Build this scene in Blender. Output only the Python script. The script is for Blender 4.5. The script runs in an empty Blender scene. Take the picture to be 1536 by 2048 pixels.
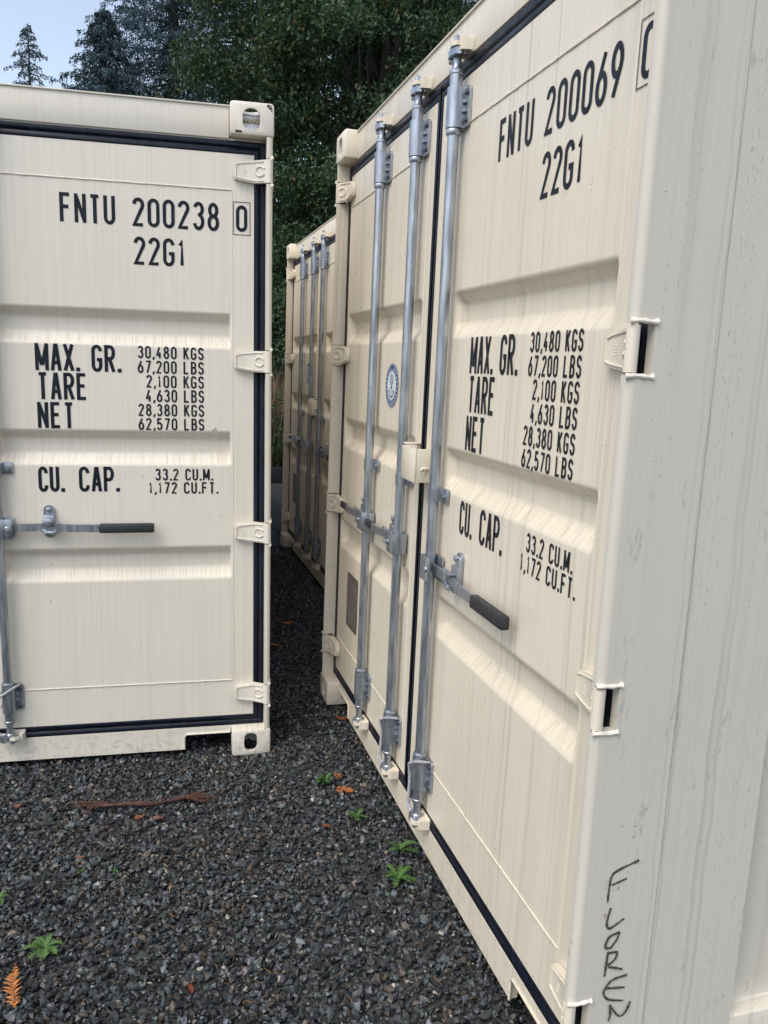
import bpy, bmesh, math, random
import numpy as np
from mathutils import Vector, Matrix
R = math.radians
scn = bpy.context.scene
col = scn.collection
random.seed(7); rng = np.random.default_rng(11)

# ------------------------------------------------------------------ camera
cam = bpy.data.cameras.new('camera'); cam.sensor_fit = 'VERTICAL'; cam.sensor_height = 36
cam.lens = 1621.15/2048*36; cam.clip_end = 3000; cam.clip_start = .02
co = bpy.data.objects.new('camera', cam); col.objects.link(co)
co.matrix_world = (Matrix.Translation((3.72271, -.827838, 1.59305)) @ Matrix.Rotation(1.27826, 4, 'Z')
                   @ Matrix.Rotation(math.pi/2 - .173906, 4, 'X') @ Matrix.Rotation(.0434361, 4, 'Z'))
scn.camera = co
# ------------------------------------------------------------------ sky and sun (soft, overcast)
SUN_DIR = Vector((.34, -.46, .82)).normalized()
w = bpy.data.worlds.new('World'); scn.world = w; w.use_nodes = True
nt = w.node_tree; nt.nodes.clear()
sk = nt.nodes.new('ShaderNodeTexSky'); sk.sky_type = 'NISHITA'; sk.sun_disc = False
sk.sun_elevation = math.asin(SUN_DIR.z); sk.sun_rotation = math.atan2(SUN_DIR.x, SUN_DIR.y)
sk.air_density = 1.0; sk.dust_density = 2.0; sk.ozone_density = 1.0
hs = nt.nodes.new('ShaderNodeHueSaturation'); hs.inputs['Saturation'].default_value = .70
bg = nt.nodes.new('ShaderNodeBackground'); bg.inputs[1].default_value = .15
wo = nt.nodes.new('ShaderNodeOutputWorld')
nt.links.new(sk.outputs[0], hs.inputs['Color']); nt.links.new(hs.outputs[0], bg.inputs[0]); nt.links.new(bg.outputs[0], wo.inputs[0])
sl = bpy.data.lights.new('sun', 'SUN'); sl.energy = 1.0; sl.angle = R(35); sl.color = (1, .94, .84)
so = bpy.data.objects.new('sun', sl); col.objects.link(so); so.rotation_euler = SUN_DIR.to_track_quat('Z', 'Y').to_euler()
vs = scn.view_settings; vs.view_transform = 'Standard'; vs.look = 'None'; vs.exposure = 0.80; vs.gamma = 1

# ------------------------------------------------------------------ materials
class NT:
    def __init__(s, name):
        s.m = bpy.data.materials.new(name); s.m.use_nodes = True; s.t = s.m.node_tree
        s.b = s.t.nodes['Principled BSDF']; s.tc = s.t.nodes.new('ShaderNodeTexCoord').outputs['Object']
    def n(s, typ, **kw):
        x = s.t.nodes.new('ShaderNode'+typ)
        for k, v in kw.items(): setattr(x, k, v)
        return x
    def set(s, sock, v):
        if isinstance(v, bpy.types.NodeSocket): s.t.links.new(v, sock)
        elif isinstance(v, tuple) and len(v) == 3 and sock.type == 'RGBA': sock.default_value = (*v, 1)
        else: sock.default_value = v
    def P(s, **kw):
        for k, v in kw.items(): s.set(s.b.inputs[k.replace('_', ' ')], v)
    def mapping(s, scale=(1, 1, 1), loc=(0, 0, 0), vec=None):
        x = s.n('Mapping'); s.set(x.inputs['Vector'], vec or s.tc); x.inputs['Scale'].default_value = scale; x.inputs['Location'].default_value = loc
        return x.outputs[0]
    def noise(s, scale=5, detail=3, vec=None, rough=.5, dist=0):
        x = s.n('TexNoise'); s.set(x.inputs['Vector'], vec or s.tc); x.inputs['Scale'].default_value = scale
        x.inputs['Detail'].default_value = detail; x.inputs['Roughness'].default_value = rough; x.inputs['Distortion'].default_value = dist
        return x.outputs[0]
    def vor(s, scale, vec=None, feature='F1', out='Distance', rnd=1):
        x = s.n('TexVoronoi', feature=feature); s.set(x.inputs['Vector'], vec or s.tc); x.inputs['Scale'].default_value = scale; x.inputs['Randomness'].default_value = rnd
        return x.outputs[out]
    def ramp(s, f, stops):
        x = s.n('ValToRGB'); s.set(x.inputs[0], f); e = x.color_ramp.elements
        while len(e) < len(stops): e.new(.5)
        for i, (p, c) in enumerate(stops):
            e[i].position = p; e[i].color = (c, c, c, 1) if isinstance(c, (int, float)) else (*c, 1)
        return x.outputs[0]
    def mix(s, f, a, b, mode='MIX'):
        x = s.n('Mix', data_type='RGBA', blend_type=mode); s.set(x.inputs[0], f); s.set(x.inputs[6], a); s.set(x.inputs[7], b)
        return x.outputs[2]
    def math(s, op, a, b=0.0, clamp=False):
        x = s.n('Math', operation=op, use_clamp=clamp); s.set(x.inputs[0], a); s.set(x.inputs[1], b); return x.outputs[0]
    def bump(s, h, strength=.3, dist=.01, normal=None):
        x = s.n('Bump'); s.set(x.inputs['Height'], h); x.inputs['Strength'].default_value = strength; x.inputs['Distance'].default_value = dist
        if normal: s.set(x.inputs['Normal'], normal)
        return x.outputs[0]

def cream(name, base, streak=.3, drips=0., drops=0., off=0., rough=.38, dirt=.5, ax='x', dripsc=32):
    N = NT(name)
    sc = lambda f, q, z: (f, q, z) if ax == 'x' else (q, f, z)
    v = N.mapping(loc=(off, off*1.7, off*.6))
    c = base
    c = N.mix(N.ramp(N.noise(1.4, 4, v), [(.3, 0.), (.75, .5)]), c, tuple(x*f for x, f in zip(base, (.91, .90, .88))))
    # fine vertical water streaking
    st = N.noise(1, 3, N.mapping(sc(95, 6, 1.3), (off, 0, 0)))
    c = N.mix(N.math('MULTIPLY', N.ramp(st, [(.42, 0.), (.72, 1.)]), streak), c, tuple(x*f for x, f in zip(base, (.74, .72, .69))))
    st3 = N.noise(1, 2, N.mapping(sc(260, 8, 2.5), (0, off, 0)))
    c = N.mix(N.math('MULTIPLY', N.ramp(st3, [(.5, 0.), (.75, 1.)]), streak*.6), c, tuple(x*f for x, f in zip(base, (.8, .79, .77))))
    if drips:  # separate long run marks that wander a little on the way down
        wob = N.noise(1, 3, N.mapping((3, 3, 2.2 if ax == 'x' else 3.2), (off, 3, 1)))
        sep = N.n('SeparateXYZ'); N.set(sep.inputs[0], N.tc)
        q = N.math('ADD', N.math('ADD', sep.outputs[1], sep.outputs[0]), N.math('MULTIPLY', wob, .045))
        cmb = N.n('CombineXYZ'); N.set(cmb.inputs[0], q); N.set(cmb.inputs[2], N.math('MULTIPLY', sep.outputs[2], .006))
        d = N.noise(dripsc if ax == 'x' else 21, 1.5, cmb.outputs[0])
        line = N.ramp(d, [(.575, 0.), (.60, 1.), (.625, .55), (.66, 0.)])
        fade = N.ramp(N.noise(1, 2, N.mapping((9, 9, .7), (off, 2, 2))), [(.38, .15), (.6, 1.)])
        c = N.mix(N.math('MULTIPLY', N.math('MULTIPLY', line, fade), drips), c, (.30, .27, .22))
    if ax == 'y':  # broken dotted scuffs running down the flat of the wall
        ln = N.ramp(N.noise(1, 1, N.mapping((2, 46, .25), (1, off, 4))), [(.60, 0.), (.66, 1.)])
        dt = N.ramp(N.noise(1, 2, N.mapping((60, 320, 75))), [(.60, 0.), (.68, 1.)])
        c = N.mix(N.math('MULTIPLY', N.math('MULTIPLY', ln, dt), .42), c, (.10, .095, .085))
        sm = N.math('MULTIPLY', N.ramp(N.noise(1, 2, N.mapping((8, 22, 8), (0, 2.4, .9))), [(.62, 0.), (.70, 1.)]), N.ramp(N.noise(1, 3, N.mapping((40, 160, 50))), [(.50, 0.), (.62, 1.)]))
        c = N.mix(N.math('MULTIPLY', sm, .35), c, (.22, .21, .19))
    # splashed mud on the lowest edge, and small rusty chips
    sz = N.n('SeparateXYZ'); N.set(sz.inputs[0], N.n('NewGeometry').outputs['Position'])
    low = N.ramp(sz.outputs[2], [(.0, 1.), (.06, .5), (.16, 0.)])
    mud = N.ramp(N.noise(42, 5, v, .7), [(.50, 0.), (.66, 1.)])
    c = N.mix(N.math('MULTIPLY', N.math('MULTIPLY', low, mud), .4), c, (.20, .17, .13))
    rc = N.math('MULTIPLY', N.ramp(N.noise(55, 3, v), [(.70, 0.), (.73, 1.)]), N.ramp(N.noise(3, 2, v), [(.60, 0.), (.66, 1.)]))
    c = N.mix(N.math('MULTIPLY', rc, .7), c, (.16, .075, .035))
    # dirt that settles on faces looking up
    ge = N.n('NewGeometry'); sx = N.n('SeparateXYZ'); N.set(sx.inputs[0], ge.outputs['Normal'])
    up = N.ramp(sx.outputs[2], [(.25, 0.), (.6, 1.)])
    dn = N.ramp(N.noise(1, 4, N.mapping(sc(150, 1, 9), (0, 0, off))), [(.45, .10), (.68, 1.)])
    c = N.mix(N.math('MULTIPLY', N.math('MULTIPLY', up, dn), dirt), c, (.47, .39, .28))
    # dark specks
    sp = N.math('MULTIPLY', N.ramp(N.vor(46, v), [(.025, 1.), (.055, 0.)]), N.ramp(N.noise(5, 2, v), [(.62, 0.), (.68, 1.)]))
    c = N.mix(N.math('MULTIPLY', sp, .85), c, (.06, .045, .035))
    r = N.ramp(N.noise(9, 4, v), [(.3, rough-.05), (.7, rough+.12)])
    h = N.bump(N.noise(240, 2, v), .05, .002)
    h = N.bump(N.noise(3.2, 2, v), .07, .01, h)
    if drops:
        dv = N.vor(88, v)
        keep = N.math('MULTIPLY', N.ramp(N.vor(88, v, out='Color'), [(.60, 0.), (.85, 1.)]), N.ramp(N.noise(4, 3, v), [(.42, 0.), (.6, 1.)]))
        dr = N.math('MULTIPLY', N.math('MULTIPLY', N.ramp(dv, [(.0, 1.), (.10, .8), (.19, 0.)]), keep), drops)
        h = N.bump(dr, .8, .004, h); r = N.mix(N.math('MINIMUM', dr, 1.), r, (.06, .06, .06))
    N.P(Base_Color=c, Roughness=r, Normal=h); return N.m

def simple(name, c, rough=.5, metal=0., var=.25, scale=20, bump=.1, vscale=(1, 1, 1), spec=.5):
    N = NT(name); v = N.mapping(vscale)
    f = N.ramp(N.noise(scale, 4, v), [(.3, 0.), (.7, 1.)])
    N.P(Base_Color=N.mix(f, tuple(x*(1-var) for x in c), tuple(min(1, x*(1+var)) for x in c)), Metallic=metal,
        Roughness=N.ramp(N.noise(scale*1.7, 3, v), [(.3, max(.05, rough-.1)), (.7, min(1, rough+.12))]),
        Normal=N.bump(N.noise(scale*6, 3, v), bump, .003))
    N.b.inputs['Specular IOR Level'].default_value = spec
    return N.m

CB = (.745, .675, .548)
M = {}
M['creamA'] = cream('cream_paint_dry', (.72, .678, .588), .28, 0., .15, 0.0, .42, .6)
M['creamB'] = cream('cream_paint_wet', CB, .36, .34, .8, 3.1, .30, .55)
M['creamC'] = cream('cream_paint_far', (.76, .67, .52), .3, .25, 0., 7.7, .4, .55)
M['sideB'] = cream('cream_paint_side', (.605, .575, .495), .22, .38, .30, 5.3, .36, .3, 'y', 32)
def galv():
    N = NT('galvanised_steel')
    f = N.ramp(N.noise(1, 4, N.mapping((60, 60, 9))), [(.3, 0.), (.7, 1.)])
    c = N.mix(f, (.25, .28, .32), (.48, .515, .57))
    c = N.mix(N.ramp(N.noise(170, 3), [(.66, 0.), (.74, .7)]), c, (.08, .08, .09))
    N.P(Base_Color=c, Metallic=.85, Roughness=N.ramp(N.noise(1, 3, N.mapping((90, 90, 14))), [(.3, .26), (.7, .5)]), Normal=N.bump(N.noise(300, 3), .12, .002)); return N.m
M['galv'] = galv()
M['bolt'] = simple('dark_bolt', (.10, .11, .13), .4, .7)
def rubber():
    N = NT('black_rubber')
    c = N.mix(N.ramp(N.noise(1, 4, N.mapping((40, 40, 12))), [(.45, 0.), (.75, 1.)]), (.004, .006, .014), (.012, .016, .032))
    N.P(Base_Color=c, Roughness=N.ramp(N.noise(14, 4), [(.3, .28), (.7, .55)]), Normal=N.bump(N.noise(60, 4), .15, .003)); N.b.inputs['Specular IOR Level'].default_value = .3; return N.m
M['rubber'] = rubber()
M['grip'] = simple('grip_rubber', (.022, .023, .027), .55, 0, .3, 60, .5)
M['ink'] = simple('black_marking', (.009, .012, .020), .5, 0, .5, 30, .05, spec=.22)
def marker():
    N = NT('marker_pen')
    f = N.ramp(N.noise(420, 2), [(.42, 0.), (.55, 1.)])
    N.P(Base_Color=N.mix(f, (.16, .15, .14), (.012, .012, .014)), Roughness=.6); return N.m
M['marker'] = marker()
M['white'] = simple('decal_white', (.66, .70, .74), .4, 0, .06)
M['blue'] = simple('decal_blue', (.035, .07, .20), .4, 0, .15)
M['plate'] = simple('data_plate_metal', (.12, .105, .085), .5, .3, .2)
M['plateline'] = simple('data_plate_etching', (.36, .34, .30), .5, .0, .2)
M['weld'] = simple('paint_on_weld', (.76, .70, .60), .4, 0, .12, 60, .5)
M['rust'] = simple('rust_chip', (.065, .035, .024), .8, 0, .4, 90, .5)
M['dark'] = simple('container_floor', (.03, .028, .026), .8)
M['roof'] = simple('roof_paint', (.42, .38, .32), .6)
M['wire'] = simple('steel_wire', (.46, .46, .48), .5, .3, .3, 300, .6)
M['bright'] = simple('bare_bright_metal', (.75, .74, .72), .22, 1., .3, 120, .4)
def vcol(name, rough=.6, spec=.4, bump=0., trans=0.):
    N = NT(name); a = N.n('Attribute'); a.attribute_name = 'Col'
    N.P(Base_Color=a.outputs[0], Roughness=rough); N.b.inputs['Specular IOR Level'].default_value = spec
    if bump: N.P(Normal=N.bump(N.noise(260, 4), bump, .003))
    if trans:
        tr = N.n('BsdfTranslucent'); N.set(tr.inputs[0], a.outputs[0]); mx = N.n('MixShader'); mx.inputs[0].default_value = trans
        o = N.t.nodes['Material Output']; N.t.links.new(N.b.outputs[0], mx.inputs[1]); N.t.links.new(tr.outputs[0], mx.inputs[2]); N.t.links.new(mx.outputs[0], o.inputs[0])
    return N.m
M['stone'] = vcol('crushed_stone', .36, .5, .3)
M['leaf'] = vcol('leaf', .5, .35, 0, .25)
M['needle'] = vcol('conifer_needle', .6, .3, 0, .15)
M['litter'] = vcol('dry_litter', .7, .3)
M['bark'] = simple('bark', (.028, .022, .018), .9, 0, .4, 12, .8, (1, 1, .2))
M['stick'] = simple('wet_red_bark', (.062, .021, .014), .5, 0, .7, 60, .8)
M['shred'] = simple('torn_brown_bark', (.075, .030, .016), .6, 0, .6, 90, .9)
M['beam'] = simple('black_beam', (.012, .013, .018), .5)
def ground_mat():
    N = NT('gravel_ground')
    c = N.mix(N.ramp(N.vor(70, out='Color'), [(.2, 0.), (.9, 1.)]), (.018, .02, .023), (.085, .085, .085))
    c = N.mix(N.ramp(N.noise(.6, 4), [(.4, 0.), (.7, .5)]), c, (.05, .045, .035))
    h = N.bump(N.vor(70), .9, .012); N.P(Base_Color=c, Roughness=.95, Normal=h); N.b.inputs['Specular IOR Level'].default_value = .15; return N.m
M['ground'] = ground_mat()
def hill_mat():
    N = NT('brushy_hillside')
    c = N.mix(N.ramp(N.noise(1.8, 5), [(.35, 0.), (.65, 1.)]), (.018, .03, .014), (.075, .06, .035)); N.P(Base_Color=c, Roughness=.9, Normal=N.bump(N.noise(6, 5), 1, .1)); return N.m
M['hill'] = hill_mat()

# ------------------------------------------------------------------ mesh helpers
class MB:
    def __init__(s): s.v = []; s.f = []; s.sm = []
    def add(s, vs, fs, smooth=False):
        o = len(s.v); s.v += [tuple(map(float, p)) for p in vs]; s.f += [tuple(i+o for i in f) for f in fs]; s.sm += [smooth]*len(fs)
    def box(s, x0, x1, y0, y1, z0, z1, bev=0.):
        if bev <= 0:
            vs = [(x, y, z) for x in (x0, x1) for y in (y0, y1) for z in (z0, z1)]
            s.add(vs, [(0, 1, 3, 2), (4, 6, 7, 5), (0, 4, 5, 1), (2, 3, 7, 6), (0, 2, 6, 4), (1, 5, 7, 3)])
        else:
            b = bmesh.new(); bmesh.ops.create_cube(b, size=1)
            for q in b.verts: q.co = ((x0+x1)/2+q.co.x*(x1-x0), (y0+y1)/2+q.co.y*(y1-y0), (z0+z1)/2+q.co.z*(z1-z0))
            bmesh.ops.bevel(b, geom=b.edges[:], offset=bev, segments=2, affect='EDGES', profile=.5)
            b.verts.index_update(); s.add([q.co[:] for q in b.verts], [[q.index for q in f.verts] for f in b.faces], True); b.free()
    def prism(s, pts, axis, a0, a1, smooth=False):
        # pts: 2D outline in the other two axes, in order; axis 'x','y','z'
        def P(p, a): return {'x': (a, p[0], p[1]), 'y': (p[0], a, p[1]), 'z': (p[0], p[1], a)}[axis]
        n = len(pts); v = [P(p, a0) for p in pts]+[P(p, a1) for p in pts]
        s.add(v, [tuple(range(n))[::-1], tuple(range(n, 2*n))])
        s.add(v, [(i, (i+1) % n, n+(i+1) % n, n+i) for i in range(n)], smooth)
    def tube(s, path, r, seg=12, cap=True, squash=None):
        P = [Vector(p) for p in path]; n = len(P); rr = r if hasattr(r, '__len__') else [r]*n
        vs = []; up = None
        for i in range(n):
            t = (P[min(i+1, n-1)]-P[max(i-1, 0)])
            if t.length < 1e-9: t = (P[i]-P[i-1]) if i else Vector((0, 0, 1))
            if t.length < 1e-9: t = Vector((0, 0, 1))
            t.normalize()
            if up is None: up = t.orthogonal().normalized()
            a = (up-t*up.dot(t)); a = a.normalized() if a.length > 1e-6 else t.orthogonal().normalized(); up = a; b = t.cross(a)
            for k in range(seg):
                an = 2*math.pi*k/seg; vs.append(P[i]+(a*math.cos(an)+b*math.sin(an))*rr[i])
        fs = [(i*seg+k, i*seg+(k+1) % seg, (i+1)*seg+(k+1) % seg, (i+1)*seg+k) for i in range(n-1) for k in range(seg)]
        s.add(vs, fs, True)
        if cap: s.add(vs[:seg], [tuple(range(seg))[::-1]]); s.add(vs[-seg:], [tuple(range(seg))])
    def cyl(s, p0, p1, r, seg=16): s.tube([p0, p1], r, seg)
    def lathe_z(s, x, y, prof, seg=20):   # prof: (r,z) from bottom to top
        s.tube([(x, y, z) for r, z in prof], [r for r, z in prof], seg)
    def ribbon(s, pts, wd, place, y=0., closed=False):
        # flat stroke of width wd along 2D pts; place(px,pz,y)->3D
        P = [np.array(p, float) for p in pts]
        if closed and np.hypot(*(P[0]-P[-1])) < 1e-9: P = P[:-1]
        n = len(P); L = []; Rr = []
        for i in range(n):
            if closed: a, b, c = P[i-1], P[i], P[(i+1) % n]
            else: a, b, c = P[max(i-1, 0)], P[i], P[min(i+1, n-1)]
            d0 = b-a; d1 = c-b
            if np.hypot(*d0) < 1e-9: d0 = d1
            if np.hypot(*d1) < 1e-9: d1 = d0
            d0 = d0/np.hypot(*d0); d1 = d1/np.hypot(*d1)
            n0 = np.array([-d0[1], d0[0]]); n1 = np.array([-d1[1], d1[0]]); m = n0+n1; ml = np.hypot(*m)
            m = n0 if ml < 1e-6 else m/ml
            k = min(1/max(m@n0, .2), 1.5); wi = wd[i] if hasattr(wd, '__len__') else wd
            L.append(b+m*k*wi/2); Rr.append(b-m*k*wi/2)
        vs = [place(*q, y) for q in L]+[place(*q, y) for q in Rr]
        rngc = range(n) if closed else range(n-1)
        s.add(vs, [(i, (i+1) % n, n+(i+1) % n, n+i) for i in rngc])
    def mesh(s, name):
        me = bpy.data.meshes.new(name); me.from_pydata(s.v, [], s.f)
        me.polygons.foreach_set('use_smooth', s.sm); me.update()
        b = bmesh.new(); b.from_mesh(me); bmesh.ops.remove_doubles(b, verts=b.verts[:], dist=1e-5)
        bmesh.ops.recalc_face_normals(b, faces=b.faces[:]); b.to_mesh(me); b.free()
        return me
def smooth_by_angle(me, ang=35):
    b = bmesh.new(); b.from_mesh(me)
    for f in b.faces: f.smooth = True
    for e in b.edges:
        if len(e.link_faces) == 2 and e.calc_face_angle(0) > R(ang): e.smooth = False
    b.to_mesh(me); b.free()
cache = {}
def part(name, key, fn, mat, parent=None, loc=None, scale=None, ang=35):
    """one mesh object; meshes are shared between repeats through the cache"""
    k = (key, mat.name) if key else None
    if k and k in cache: me = cache[k]
    else:
        g = fn(); me = g if isinstance(g, bpy.types.Mesh) else g.mesh(name)
        if ang and not isinstance(g, bpy.types.Mesh): smooth_by_angle(me, ang)
        me.materials.append(mat)
        if k: cache[k] = me
    o = bpy.data.objects.new(name, me); col.objects.link(o)
    if parent: o.parent = parent
    if loc: o.location = loc
    if scale: o.scale = scale
    return o
def tag(o, label=None, cat=None, group=None, kind=None):
    for k, v in (('label', label), ('category', cat), ('group', group), ('kind', kind)):
        if v: o[k] = v
    return o
def empty(name, loc, rot=(0, 0, 0)):
    o = bpy.data.objects.new(name, None); col.objects.link(o); o.location = loc; o.rotation_euler = rot; o.empty_display_size = .1; return o
def npmesh(name, V, F, mat, colors=None, smooth=False):
    V = np.asarray(V, np.float32); F = np.asarray(F, np.int32); k = F.shape[1]
    me = bpy.data.meshes.new(name); me.vertices.add(len(V)); me.vertices.foreach_set('co', V.ravel())
    me.loops.add(F.size); me.loops.foreach_set('vertex_index', F.ravel())
    me.polygons.add(len(F)); me.polygons.foreach_set('loop_start', np.arange(0, F.size, k, dtype=np.int32))
    me.polygons.foreach_set('use_smooth', np.full(len(F), smooth))
    if colors is not None:
        a = me.attributes.new('Col', 'FLOAT_COLOR', 'POINT')
        c = np.ones((len(V), 4), np.float32); c[:, :3] = colors; a.data.foreach_set('color', c.ravel())
    me.materials.append(mat); me.update(calc_edges=True); me.validate()
    o = bpy.data.objects.new(name, me); col.objects.link(o); return o

# ------------------------------------------------------------------ stroke lettering
def arc(cx, cy, rx, ry, a0, a1, n=12): return [(cx+rx*math.cos(R(a0+(a1-a0)*i/n)), cy+ry*math.sin(R(a0+(a1-a0)*i/n))) for i in range(n+1)]
r_ = .2
GL = {
 '0': [(1, arc(.5, 1-r_, .5, r_, 180, 0)+arc(.5, r_, .5, r_, 0, -180))],
 '1': [(0, [(.0, .80), (.62, .97), (.62, 0)])],
 '2': [(0, arc(.5, .79, .5, .21, 175, -28)+[(.0, .0), (1, 0)])],
 '3': [(0, arc(.5, .775, .46, .225, 160, -75)+arc(.5, .275, .5, .275, 75, -165))],
 '4': [(0, [(.62, 1), (0, .27), (1, .27)]), (0, [(.7, .52), (.7, -.03)])],
 '5': [(0, [(.92, 1), (.10, 1), (.04, .55)]+arc(.48, .31, .52, .31, 125, -160))],
 '6': [(0, [(.74, 1.03), (.07, .46)]), (1, arc(.5, .30, .5, .30, 180, -180, 24))],
 '7': [(0, [(0, 1), (1, 1), (.32, -.04)])],
 '8': [(1, arc(.5, .765, .42, .235, -90, 270, 24)), (1, arc(.5, .265, .5, .265, 90, 450, 24))],
 '9': [(0, [(.26, -.03), (.93, .54)]), (1, arc(.5, .70, .5, .30, 0, 360, 24))],
 'A': [(0, [(0, -.06), (.46, 1.06)]), (0, [(1, -.06), (.54, 1.06)]), (0, [(.2, .28), (.8, .28)])],
 'B': [(0, [(.55, .54), (0, .54), (0, 1), (.55, 1)]+arc(.55, .77, .38, .23, 85, -90)), (0, [(0, .54), (0, 0), (.5, 0)]+arc(.5, .27, .5, .27, -85, 90))],
 'C': [(0, arc(.5, 1-r_, .5, r_, -8, 180)+arc(.5, r_, .5, r_, 180, 368))],
 'E': [(0, [(1, 1), (0, 1), (0, 0), (1, 0)]), (0, [(0, .53), (.86, .53)])],
 'F': [(0, [(1, 1), (0, 1), (0, -.06)]), (0, [(0, .53), (.86, .53)])],
 'G': [(0, arc(.5, 1-r_, .5, r_, 0, 180)+arc(.5, r_, .5, r_, 180, 360)+[(1, .45), (.5, .45)])],
 'K': [(0, [(0, 1.05), (0, -.05)]), (0, [(.95, 1.04), (.05, .42)]), (0, [(.3, .6), (1, -.05)])],
 'L': [(0, [(0, 1.05), (0, 0), (1, 0)])],
 'M': [(0, [(0, -.06), (0, 1.06)]), (0, [(1, -.06), (1, 1.06)]), (0, [(0, 1.02), (.47, .16)]), (0, [(1, 1.02), (.53, .16)])],
 'N': [(0, [(0, -.06), (0, 1.06)]), (0, [(1, -.06), (1, 1.06)]), (0, [(.0, 1.0), (1, 0)])],
 'P': [(0, [(0, -.06), (0, 1), (.55, 1)]+arc(.55, .74, .45, .26, 85, -90)+[(0, .48)])],
 'R': [(0, [(0, -.06), (0, 1), (.55, 1)]+arc(.55, .75, .45, .25, 85, -90)+[(0, .5)]), (0, [(.45, .5), (1, -.05)])],
 'S': [(0, arc(.5, .76, .5, .24, 8, 235)+arc(.5, .26, .5, .26, 55, -172))],
 'T': [(0, [(0, 1), (1, 1)]), (0, [(.5, 1), (.5, -.06)])],
 'U': [(0, [(0, 1.06)]+arc(.5, r_, .5, r_, 180, 360)+[(1, 1.06)])],
 'X': [(0, [(0, -.05), (1, 1.05)]), (0, [(0, 1.05), (1, -.05)])]}
ADV = {'M': 1.22, '.': .36, ',': .36, ' ': .6, '1': .75}
def lettering(mb, txt, u0, u1, z0, z1, st, y, gap=.25):
    adv = [ADV.get(ch, 1.)+(gap if ch not in '.,' else gap*.8) for ch in txt]; tot = sum(adv)-gap
    k = (u1-u0)/tot; x = u0; h = z1-z0; e = 0
    for ch, a in zip(txt, adv):
        wg = k*ADV.get(ch, 1.)
        if ch == '.': mb.ribbon([(x+wg/2, z0), (x+wg/2, z0+st*1.15)], st*1.15, lambda p, q, yy: (p, yy, q), y)
        elif ch == ',': mb.ribbon([(x+wg*.2, z0-st*.55), (x+wg*.75, z0+st*1.2)], st*.95, lambda p, q, yy: (p, yy, q), y)
        elif ch != ' ':
            if ch == '1': x0 = x+wg*.1; ww = wg*.75
            else: x0 = x; ww = wg
            for i, (cl, pts) in enumerate(GL[ch]):
                q = [(x0+st/2+gx*(ww-st), z0+st/2+gy*(h-st)) for gx, gy in pts]
                mb.ribbon(q, st, lambda p, q2, yy: (p, yy, q2), y-.0003*i, bool(cl))
        x += k*a

# ------------------------------------------------------------------ shipping container
W, H, LEN, DP = 2.438, 2.591, 6.058, .06
HZ = (2.354, 1.649, .963, .269)
RODX = (.645, 1.065, 1.405)
GROOVES = ((1.826, 1.697), (1.367, 1.237), (.900, .770))
def rrect(cx, cy, w_, h_, r, n=6):
    out = []
    for (sx, sy, a) in ((1, 1, 0), (-1, 1, 90), (-1, -1, 180), (1, -1, 270)):
        out += [(cx+sx*(w_/2-r)+r*math.cos(R(a+90*i/n)), cy+sy*(h_/2-r)+r*math.sin(R(a+90*i/n))) for i in range(n+1)]
    return out
def casting_mesh(hw, hh):
    # door-end right-hand casting, its outer corner at the origin, body towards -x, +y and -z (top casting)
    def tmp(mb):
        me = mb.mesh('tmp'); o = bpy.data.objects.new('tmp', me); col.objects.link(o); return o
    b = MB(); b.box(-.162, 0, 0, .178, -.118, 0, .012); base = tmp(b); cut = []
    for kind in range(4):
        c = MB()
        if kind == 0: c.box(-.146, -.014, .014, .162, -.104, -.014)
        if kind == 1: c.prism(rrect(-.084, -.063, hw, hh, hw*.45), 'y', -.02, .03)
        if kind == 2: c.prism(rrect(.085, -.063, .05, .076, .024), 'x', -.03, .02)
        if kind == 3: c.prism(rrect(-.082, .089, .062, .11, .03), 'z', -.03, .02)
        o = tmp(c); cut.append(o); md = base.modifiers.new('b', 'BOOLEAN'); md.operation = 'DIFFERENCE'; md.object = o; md.solver = 'EXACT'
    dg = bpy.context.evaluated_depsgraph_get(); me = bpy.data.meshes.new_from_object(base.evaluated_get(dg))
    for o in cut+[base]: bpy.data.objects.remove(o)
    me.name = 'corner_casting'; me.materials.clear(); smooth_by_angle(me, 40); return me
CAST_TOP = casting_mesh(.064, .079); CAST_BOT = casting_mesh(.054, .082)
def cast_copy(src):
    return src.copy()
def flip_mesh(src, s):
    me = src.copy(); me.transform(Matrix.Diagonal((*s, 1)))
    if s[0]*s[1]*s[2] < 0: me.flip_normals()
    return me

def post_mb(side):     # built for the right post; mirrored for the left
    m = MB()
    ar = [(2.434-.016+.016*math.cos(R(a)), .005+.016+.016*math.sin(R(a))) for a in range(270, 361, 6)]
    full = [(2.411, .005)]+ar+[(2.434, .186), (2.4305, .191), (2.4305, .420), (2.36, .420), (2.36, .10), (2.411, .10)]
    cut = [(2.411, .052), (2.434, .052), (2.434, .186), (2.4305, .191), (2.4305, .420), (2.36, .420), (2.36, .10), (2.411, .10)]
    zs = [H-.118]
    for h in HZ: zs += [h+.046, h-.046]
    zs += [.118]
    for i in range(len(zs)-1): m.prism(full if i % 2 == 0 else cut, 'z', zs[i+1], zs[i])
    return mirror(m) if side < 0 else m
def mirror(m): m.v = [(W-x, y, z) for x, y, z in m.v]; return m
def post_weld(side, h, e):   # bead of weld and paint along one edge of a hinge slot
    m = MB(); z = h+e*.0485; pts = []; rr = []
    for i in range(9):
        t = i/8; pts.append((2.4335-.004*(t < .1), .003+.053*t, z+.0008*math.sin(7*t+h*7))); rr.append(.0046+.0008*math.sin(5*t*3+h*11+e)+(.0022 if i in (0, 8) else 0))
    m.tube(pts, rr, 8)
    return mirror(m) if side < 0 else m
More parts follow.
